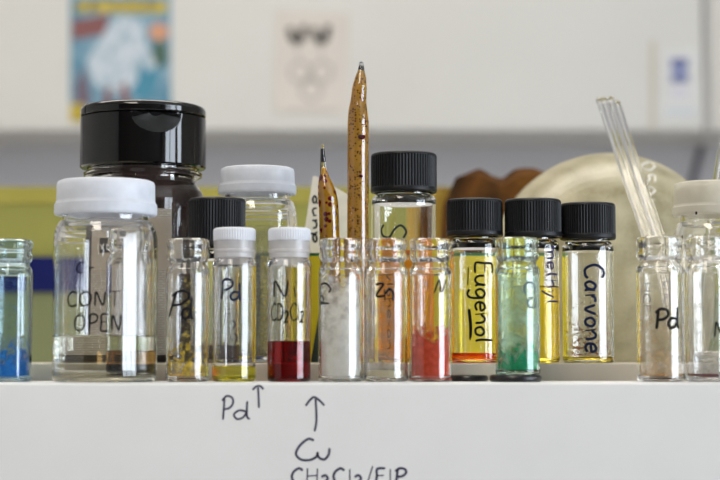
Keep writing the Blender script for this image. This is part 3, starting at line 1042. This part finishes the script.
# ------------------------------------------------------------------ ampoules
def ampoule(pts, Y, label, spot, tipcol, lean_y=0.0):
    """pts: [(px centre, row, half width in pixels)] from foot to tip"""
    foot = pts[0]
    t = thing('ampoule', label, 'ampoule', (at(foot[0], 362, Y).x, Y, Z_STEP), 'sealed amber ampoules')
    org = t.location
    outer, inner = [], []
    for i, (x, y, r) in enumerate(pts):
        p = at(x, y, Y) - org
        s = scale(y, Y)
        outer.append((p, r / s))
    outer[0][0].z = .0
    dense = spline([(p.x, p.y, max(p.z, 0), r) for p, r in outer], 6)
    bm = bmesh.new()
    seg = 32

    def sweep(bm, rows):
        rings = []
        for (x, y, z, r) in rows:
            if r < .08:
                rings.append([bm.verts.new((x, y, z))])
            else:
                rings.append([bm.verts.new((x + r * MM * math.cos(2 * PI * k / seg), y + r * MM * math.sin(2 * PI * k / seg), z)) for k in range(seg)])
        for a, b in zip(rings[:-1], rings[1:]):
            for k in range(seg):
                k2 = (k + 1) % seg
                if len(a) == 1 and len(b) == 1:
                    continue
                if len(a) == 1:
                    bm.faces.new((a[0], b[k2], b[k]))
                elif len(b) == 1:
                    bm.faces.new((a[k], a[k2], b[0]))
                else:
                    bm.faces.new((a[k], a[k2], b[k2], b[k]))
    first, last = dense[0], dense[-1]
    rows = [(first[0], first[1], first[2], 0), (first[0], first[1], first[2], first[3] * .8)] + [(x, y, z + (0.0004 if i == 0 else 0), r) for i, (x, y, z, r) in enumerate(dense)] + [(last[0], last[1], last[2] + last[3] * .6 * MM, 0)]
    sweep(bm, rows)
    # hollow: inner wall
    ins = [(x, y, z, r - .75) for (x, y, z, r) in dense if r > 1.35]
    rows = [(ins[0][0], ins[0][1], .0016, 0), (ins[0][0], ins[0][1], .0016, ins[0][3] * .8)] + [(x, y, max(z, .0022), r) for x, y, z, r in ins] + [(ins[-1][0], ins[-1][1], ins[-1][2] + .0005, 0)]
    sweep(bm, rows)
    me = link('glass_body', bm, CLEAR, t)
    bm = bmesh.new()
    sweep(bm, [(x, y, z, max(r - .05, 0)) if r > 0 else (x, y, z, 0) for x, y, z, r in rows])
    link('amber_filling', bm, spot, t, label='amber filling with dark red droplets')
    # dark tip bead
    tipz = [d for d in dense if d[3] <= 1.36]
    if tipz:
        bm = bmesh.new()
        rr = [(x, y, z, max(r * .62, .2)) for x, y, z, r in tipz]
        rr = [r for r in rr if r[2] < last[2] - .0012 and r[2] > last[2] - .0075]
        if len(rr) >= 2:
            sweep(bm, [(rr[0][0], rr[0][1], rr[0][2] - .0003, 0)] + rr + [(rr[-1][0], rr[-1][1], rr[-1][2] + .0003, 0)])
            link('dark_tip', bm, tipcol, t, label='dark bead in the tip')
    return t, dense


tip = plain('dark_tip', (24, 18, 22), .3)
t, dn = ampoule([(358, 362, 11), (358, 330, 11), (358, 250, 11), (358, 190, 10.8), (358, 150, 10.8), (358.2, 125, 10.8), (358, 110, 9.5), (358.5, 100, 8.0), (359.5, 88, 7.4), (360.5, 78, 5.6), (361, 71, 3.6), (361.3, 66, 2.6), (361.3, 62.5, 2.2)],
                .708, 'tall slim amber ampoule with pointed dark tip rising above everything', spotted('honey_film', (255, 208, 84), (128, 56, 16), 1150, .46, .05), tip)
Rr = 11 / scale(200, .708)
for (x, y, r) in ((362, 138, 1.5), (361, 177, .95), (366, 122, .55), (366.5, 127, .5), (364, 118, .4), (359, 196, .5), (366, 204, .4), (365, 100, .4), (364, 143, .4)):
    a = math.asin(max(-.9, min(.9, (x - 358) / 11.0)))
    bm = bmesh.new()
    p = at(358, y, .708) - t.location
    rx = Rr - .35 if y > 110 else Rr - 1.2
    bmesh.ops.create_uvsphere(bm, u_segments=14, v_segments=8, radius=r * .8 * MM, matrix=Matrix.Translation((p.x + rx * MM * math.sin(a), -rx * MM * math.cos(a), p.z)) @ Matrix.Diagonal((1.3, .25, .85, 1)))
    link('dark_droplet', bm, plain('dark_red_droplet', (84, 22, 30), .25), t)
t, dn = ampoule([(331, 362, 10.5), (331, 330, 10.5), (330, 260, 10.2), (329, 215, 10), (327.5, 196, 9.6), (325.5, 184, 7.6), (324, 174, 4.4), (323.2, 162, 3.0), (322.6, 150, 2.2), (322.4, 145, 1.9)],
                .706, 'shorter amber ampoule full of dark red droplets in front of the white card', spotted('orange_film', (255, 204, 52), (150, 16, 10), 560, .66, .05), tip)


# small drop shaped amber beads are seen at the necks of the front vials
# ------------------------------------------------------------------ round flask and its cork ring
YFK = 0.885
c0 = at(609, 273, YFK)
RF = 120 / scale(273, YFK)
fl = thing('round_flask', 'large dusty round glass flask lying behind the Carvone vial', 'flask', (c0.x, YFK, c0.z - RF * MM))
m, nt, out = new_mat('dusty_flask_glass')
tcn = N(nt, 'ShaderNodeTexCoord')
n1 = N(nt, 'ShaderNodeTexNoise'); n1.inputs['Scale'].default_value = 55; n1.inputs['Detail'].default_value = 8; n1.inputs['Roughness'].default_value = .75
nt.links.new(tcn.outputs['Object'], n1.inputs['Vector'])
r1 = N(nt, 'ShaderNodeValToRGB')
r1.color_ramp.elements[0].position = .36; r1.color_ramp.elements[1].position = .62
r1.color_ramp.elements[0].color = lin((156, 149, 122)); r1.color_ramp.elements[1].color = lin((218, 212, 188))
nt.links.new(n1.outputs['Fac'], r1.inputs['Fac'])
d = N(nt, 'ShaderNodeBsdfPrincipled'); d.inputs['Roughness'].default_value = .32; d.inputs['Coat Weight'].default_value = .25; d.inputs['Coat Roughness'].default_value = .2
tl = N(nt, 'ShaderNodeBsdfTranslucent')
nt.links.new(r1.outputs[0], d.inputs['Base Color']); nt.links.new(r1.outputs[0], tl.inputs['Color'])
ma = N(nt, 'ShaderNodeMixShader'); ma.inputs[0].default_value = .45
nt.links.new(d.outputs[0], ma.inputs[1]); nt.links.new(tl.outputs[0], ma.inputs[2])
tr = N(nt, 'ShaderNodeBsdfTransparent'); tr.inputs['Color'].default_value = lin((240, 236, 220))
mb = N(nt, 'ShaderNodeMixShader')
r2 = N(nt, 'ShaderNodeMapRange'); r2.inputs['From Min'].default_value = .35; r2.inputs['From Max'].default_value = .65; r2.inputs['To Min'].default_value = .12; r2.inputs['To Max'].default_value = .30
n2 = N(nt, 'ShaderNodeTexNoise'); n2.inputs['Scale'].default_value = 220; n2.inputs['Detail'].default_value = 6
nt.links.new(tcn.outputs['Object'], n2.inputs['Vector']); nt.links.new(n2.outputs['Fac'], r2.inputs['Value'])
nt.links.new(r2.outputs[0], mb.inputs[0]); nt.links.new(ma.outputs[0], mb.inputs[1]); nt.links.new(tr.outputs[0], mb.inputs[2])
nt.links.new(mb.outputs[0], out.inputs[0])
bm = bmesh.new()
prof = []
nn = 40
a_end = math.asin(15.0 / RF)
for k in range(nn + 1):
    a = PI * 0 + (PI - a_end) * k / nn
    prof.append((RF * math.sin(a), RF * math.cos(a)))
zn = prof[-1][1]
prof += [(15, zn - 3), (14.5, zn - 45), (16.5, zn - 47), (16.5, zn - 50), (13, zn - 50), (12.4, zn - 46), (12.6, zn - 2)]
lathe(prof, 72, bm)
bmesh.ops.rotate(bm, verts=bm.verts, cent=(0, 0, 0), matrix=Matrix.Rotation(math.radians(100), 3, 'X'))
bmesh.ops.translate(bm, verts=bm.verts, vec=(0, 0, RF * MM))
for v in bm.verts:
    pass
link('glass_bulb', bm, m, fl)
# white enamel lettering near the top right of the bulb, reading downwards
def on_ball(px, py, lift=.25):
    d = at(px, py, YFK) - Vector((0, 0, EYE))
    d.normalize()
    o = Vector((0, 0, EYE)) - c0
    b = o.dot(d)
    R = (RF + lift) * MM
    q = b * b - (o.dot(o) - R * R)
    tt = -b - math.sqrt(max(q, 0))
    return Vector((0, 0, EYE)) + d * tt - fl.location


st = fit(words_strokes('0501', .22), 641, 163, 655, 200, 'cw')
bm = bmesh.new()
for s in st:
    q = spline(s, 5)
    tube(bm, [tuple(on_ball(x, y, .1)) for x, y in q if 1], .00055, 6)
link('enamel_lettering', bm, plain('white_enamel', (208, 205, 194), .5), fl, label='white enamel lettering')

# cork ring holding the flask
bm = bmesh.new()
zr = c0.z - Z_REAR
hgt = 24.0
zc_ = zr * 1000 - hgt
rr = math.sqrt(max(RF ** 2 - zc_ ** 2, 100))
lathe([(rr + .3, hgt), (rr + 14, hgt), (rr + 15, hgt - 1), (rr + 15, 1), (rr + 14, 0), (rr - 8, 0), (rr - 8, 2), (rr + .3, hgt)], 56, bm)
o = link('cork_ring', bm, plain('cork', (150, 112, 74), .8, rgb2=(118, 84, 54), sc=180))
o.location = (c0.x, YFK, Z_REAR + .0003)
tag(o, 'cork ring under the dusty round flask', 'cork ring')

# ------------------------------------------------------------------ glass rods leaning on the flask
YA, YT = 0.772, 0.836
for (xt, yt, xb, lb) in ((598.5, 98, 688, 'leftmost of the four leaning glass rods'), (603, 97.5, 694, 'second from left of the leaning glass rods'),
                         (610, 96.5, 699, 'third from left of the leaning glass rods, the highest'), (616.5, 101, 703, 'rightmost of the four leaning glass rods')):
    zr_off = {598.5: 0.0, 603: .003, 610: -.001, 616.5: .002}[xt]
    a = at(xb, 362, YA + zr_off)
    a.z = Z_STEP + .0004
    b = at(xt, yt, YT + zr_off)
    o = thing('glass_rod', lb, 'rod', tuple(a), 'thin glass rods leaning on the flask')
    d = b - a
    L = d.length
    n = 10
    r = .00150
    pp = [d * (k / n) for k in range(n + 1)]
    ue = d.normalized()
    pts = [tuple(ue * .0004)] + [tuple(p) for p in pp[1:-1]] + [tuple(d - ue * .0025), tuple(d - ue * .0012), tuple(d - ue * .0004), tuple(d)]
    rads = [r] + [r] * (n - 1) + [r, r * 1.05, r * .75, r * .2]
    bm = tube(bmesh.new(), pts, rads, 20)
    link('rod', bm, CLEAR, o)
a = at(684, 362, .765); a.z = Z_STEP + .0004
b = at(727, 112, .775)
o = thing('glass_rod', 'single glass rod at the right edge leaning away from the other four', 'rod', tuple(a))
d = b - a
link('rod', tube(bmesh.new(), [(0, 0, 0), tuple(d * .5), tuple(d)], .0014, 18), CLEAR, o)

# ================================================================== FRONT ROW
YV = 0.668
# 1 blue
t, cx, R, H = open_vial(-11, 32.5, 239, YV, Z_RAIL, 'open vial with bright blue powder, cut by the left edge', glass('bluish_glass', (244, 251, 254)))
residue(t, R, H, film('blue_powder', (40, 130, 220), 2, 18, .78, .26, sc=420, sharp=.22, rgb2=(66, 150, 220)), label='bright blue powder')
write_round(t, [[(4, 300), (8, 300)], [(4, 308), (9, 309)], [(4, 320), (8, 320)], [(3, 333), (7, 334)]], cx, YV, R, Z_RAIL, INKBLUE, .5)
# 2 jar CONT OPEN
YJ1 = 0.6665
cx, R, _ = geom(53, 157, 178, YJ1, Z_RAIL)
t = thing('snap_lid_jar', 'large clear jar marked CONT OPEN with white snap lid and a vial inside', 'jar', (at(cx, 300, YJ1).x, YJ1, Z_RAIL))
zl, zt = hmm(212, YJ1 - .019, Z_RAIL), hmm(177, YJ1 - .016, Z_RAIL)
jb = 2.4
link('glass_body', lathe(jar_profile(R, hmm(221, YJ1, Z_RAIL), zt - 3, R - 3.4, wall=1.2, base=jb, sh=9), 88), CLEAR, t)
white_lid((156.5 - 58.5) / 2 / scale(190, YJ1), zt - zl, t, zl, 4.6)
jx, jR = t.location.x, R
wat = glass('clear_liquid', (250, 250, 244), 1.34)
rl = R - 1.2 + .03
zlv = hmm(337, YJ1, Z_RAIL)
link('clear_liquid', lathe([(0, jb - .03), (rl - 2, jb - .03), (rl - .6, jb + .57), (rl, jb + 1.77), (rl, zlv + .5), (rl - .6, zlv + .1), (rl - 2, zlv), (0, zlv)], 88), wat, t)
write_round(t, fit(words_strokes('Cr', .2), 84, 262, 101, 273), cx, YJ1, R, Z_RAIL, INK, .6)
write_round(t, fit(words_strokes('CONT', .2), 73, 291, 127, 306), cx, YJ1, R, Z_RAIL, INK, .7)
write_round(t, fit(words_strokes('OPEN', .2), 82, 314, 128, 331), cx, YJ1, R, Z_RAIL, INK, .7)
# vial inside that jar
Rv, Hv = 8.2, hmm(229, YJ1, Z_RAIL) - jb - .1
iv = thing('inner_vial', 'small vial with black sediment standing inside the CONT OPEN jar', 'vial', (jx + .0088, YJ1 - .001, Z_RAIL + (jb + .1) * MM))
link('glass_body', lathe(open_vial_profile(Rv, Hv)), glass('thin_vial_glass', (255, 255, 255), 1.27), iv)
link('black_sediment', lathe(liquid_profile(Rv - .9, 3.9, .8, .1)), plain('black_sediment', (10, 8, 8), .8, spec=.1), iv, label='black sediment')
link('brown_liquid', lathe([(0, 3.9), (Rv - .87, 4.0), (Rv - .87, 9.0), (Rv - 1.5, 8.6), (0, 8.5)]), glass('brown_liquid', (226, 200, 160), 1.34), iv, label='pale brown liquid')

# 3 Pd open
t, cx, R, H = open_vial(166, 209.5, 238, YV, Z_RAIL, 'open vial marked Pd with flaky yellow residue, beside the jar')
residue(t, R, H, film('yellow_flakes', (236, 206, 60), 1, 22, .52, .32, sc=480, sharp=.12, rgb2=(214, 196, 110)), label='flaky yellow residue')
link('orange_deposit', lathe([(0, 1.25), (R - 3, 1.2), (R - 1.6, 1.9), (R - 2.5, 2.9), (0, 3.4)]), milky('orange_deposit', (238, 196, 96), .4, .6, rgb2=(232, 206, 130), sc=400), t, label='orange deposit')
write_round(t, fit(words_strokes('P'), 169, 291, 190, 317, slant=.25) + fit(words_strokes('d'), 184, 297, 195, 319), cx, YV, R, Z_RAIL, INK, .95)
# 4 Pd white cap
t, cx, R, H = capped_snap_vial(212.5, 256, 227, YV, 'white capped vial marked Pd holding pale yellow liquid')
link('yellow_liquid', lathe(liquid_profile(R - .9, hmm(367, YV, Z_RAIL))), glass('yellow_green_liquid', (248, 246, 168), 1.35), t, label='pale yellow liquid')
write_round(t, fit(words_strokes('P'), 222, 279, 234, 299) + fit(words_strokes('d'), 232, 283, 243, 300), cx, YV, R, Z_RAIL, INKBLUE, .8)
write_round(t, [[(227, 310), (232, 309)], [(227, 314), (233, 313)], [(233, 320), (237, 324), (234, 329)], [(236, 333), (239, 338), (236, 344)], [(232, 336), (234, 341)]], cx, YV, R, Z_RAIL, INKBLUE, .45)
# 5 Ni red
t, cx, R, H = capped_snap_vial(267.5, 311, 227, YV, 'white capped vial marked Ni with deep red liquid')
link('red_liquid', lathe(liquid_profile(R - .9, hmm(342, YV, Z_RAIL))), glass('red_liquid', (196, 16, 10), 1.38), t, label='deep red liquid')
write_round(t, fit(words_strokes('Ni', .15), 274, 280, 297, 297), cx, YV, R, Z_RAIL, INK, .75)
write_round(t, fit(words_strokes('CD2C12', .12), 270, 303, 306, 322), cx, YV, R, Z_RAIL, INK, .6)
# 6 Cu white
t, cx, R, H = open_vial(318.5, 363, 238, YV, Z_RAIL, 'open vial coated with cloudy white powder beside the red liquid')
residue(t, R, H, film('white_powder', (250, 249, 245), 2, 40, .92, .40, sc=230, sharp=.25, rgb2=(242, 240, 232), trans=.3), label='cloudy white powder')
link('white_heap', lathe([(0, 1.25), (R - 1.6, 1.2), (R - 1.0, 2.2), (R - 1.0, 3.4), (R - 3, 4.2), (0, 6)]), milky('white_heap', (236, 234, 226), .3, .8), t, label='heap of white powder')
write_round(t, fit(words_strokes('C'), 320, 283, 330, 293, 'cw') + fit(words_strokes('d'), 319, 295, 329, 305, 'cw'), cx, YV, R, Z_RAIL, INK, .75)
# 7 Zn
t, cx, R, H = open_vial(364, 408, 238, YV, Z_RAIL, 'open vial marked Zn with a pale layer at its bottom')
link('pale_deposit', lathe(liquid_profile(R - .95, hmm(371, YV, Z_RAIL), 1.2, .2)), milky('pale_deposit', (226, 218, 186), .35, .7), t, label='pale cream deposit')
residue(t, R, H, film('pale_haze', (216, 210, 196), 2, 38, .30, .16, sc=200, sharp=.4), name='dusty_film')
write_round(t, fit(words_strokes('Z'), 375, 284, 384, 296) + fit(words_strokes('n'), 384, 289, 393, 301), cx, YV, R, Z_RAIL, INK, .85)
# 8 Ni orange
t, cx, R, H = open_vial(409, 452, 238, YV, Z_RAIL, 'open vial with salmon orange powder beside the Eugenol vial')
residue(t, R, H, film('orange_powder', (222, 92, 66), 6, 24, .95, .22, sc=330, sharp=.16, rgb2=(206, 78, 48)), label='salmon orange powder')
link('orange_heap', lathe([(0, 1.25), (R - 1.6, 1.2), (R - 1.0, 2.2), (R - 1.0, 4.5), (R - 2, 5), (0, 5.2)]), milky('orange_heap', (222, 96, 72), .3, .8), t, label='heap of orange powder')
write_round(t, fit(words_strokes('Ni', .1), 434, 279, 449, 293, slant=.3), cx, YV, R, Z_RAIL, INK, .6)

# 9, 10 flat black discs; the Co vial stands on one
rubber = plain('black_rubber', (22, 21, 24), .35)
for (x0, x1, Y, h, lb) in ((449.5, 488, .678, 2.4, 'thin flat black lid on the rail below the Eugenol vial'), (489, 541, .664, 2.7, 'flat black lid under the green powder vial')):
    cx, R, _ = geom(x0, x1, 370, Y, Z_RAIL)
    o = link('flat_lid', lathe([(0, 0), (R - .7, 0), (R - .15, .35), (R, 1.0), (R - .05, h - .9), (R - .5, h - .2), (R - 1.1, h), (R - 2, h - .25), (0, h - .25)], 64), rubber)
    o.location = (at(cx, 300, Y).x, Y, Z_RAIL)
    tag(o, lb, 'lid')
t, cx, R, H = open_vial(495, 540, 237, .664, Z_RAIL + .00245, 'open vial marked Co with green powder on a black lid', glass('greenish_glass', (247, 253, 251)))
residue(t, R, H, film('green_powder', (24, 168, 116), 1, 16, .70, .26, sc=420, sharp=.14, rgb2=(60, 172, 130)), label='green powder')
residue(t, R - .12, H, film('green_haze', (206, 232, 220), 2, 44, .42, .28, sc=160, sharp=.5), name='dusty_film')
write_round(t, fit(words_strokes('C'), 523, 282, 534, 294, 'cw') + fit(words_strokes('o'), 526, 297, 535, 307), cx, .664, R, Z_RAIL + .00245, plain('teal_ink', (60, 84, 96), .6), .7)

# 11 Pd: on the right
t, cx, R, H = open_vial(636.5, 684, 236, YV, Z_RAIL, 'open vial marked Pd with beige haze below the glass rods')
residue(t, R, H, film('beige_haze', (226, 196, 150), 2, 34, .44, .22, sc=190, sharp=.4, rgb2=(232, 208, 170)), label='beige haze')
link('tan_deposit', lathe([(0, 1.25), (R - 3, 1.2), (R - 1.7, 1.8), (R - 2.5, 2.6), (0, 3.0)]), milky('tan_deposit', (216, 170, 104), .4, .6), t, label='tan deposit')
write_round(t, fit(words_strokes('P'), 652, 309, 664, 329) + fit(words_strokes('d:', .18), 664, 307, 682, 328), cx, YV, R, Z_RAIL, INK, 1.1)
write_round(t, fit(words_strokes('HCF', .2), 641, 283, 647, 312, 'cw'), cx, YV, R, Z_RAIL, INKGREY, .5)
write_round(t, fit(words_strokes('CHC1', .2), 660, 281, 667, 306, 'cw'), cx, YV, R, Z_RAIL, INKGREY, .45)
# 12 M vial
t, cx, R, H = open_vial(685, 731, 236, YV, Z_RAIL, 'open vial marked M with dark red dregs, cut by the right edge')
link('red_dregs', lathe(liquid_profile(R - .95, 2.6, 1.2, .3)), plain('dark_red_dregs', (118, 66, 66), .5, rgb2=(98, 52, 54), sc=300), t, label='dark red dregs')
residue(t, R, H, film('faint_haze', (214, 208, 196), 2, 40, .30, .18, sc=190, sharp=.4), name='dusty_film')
write_round(t, fit(words_strokes('M'), 710, 322, 722, 337), cx, YV, R, Z_RAIL, INK, .7)
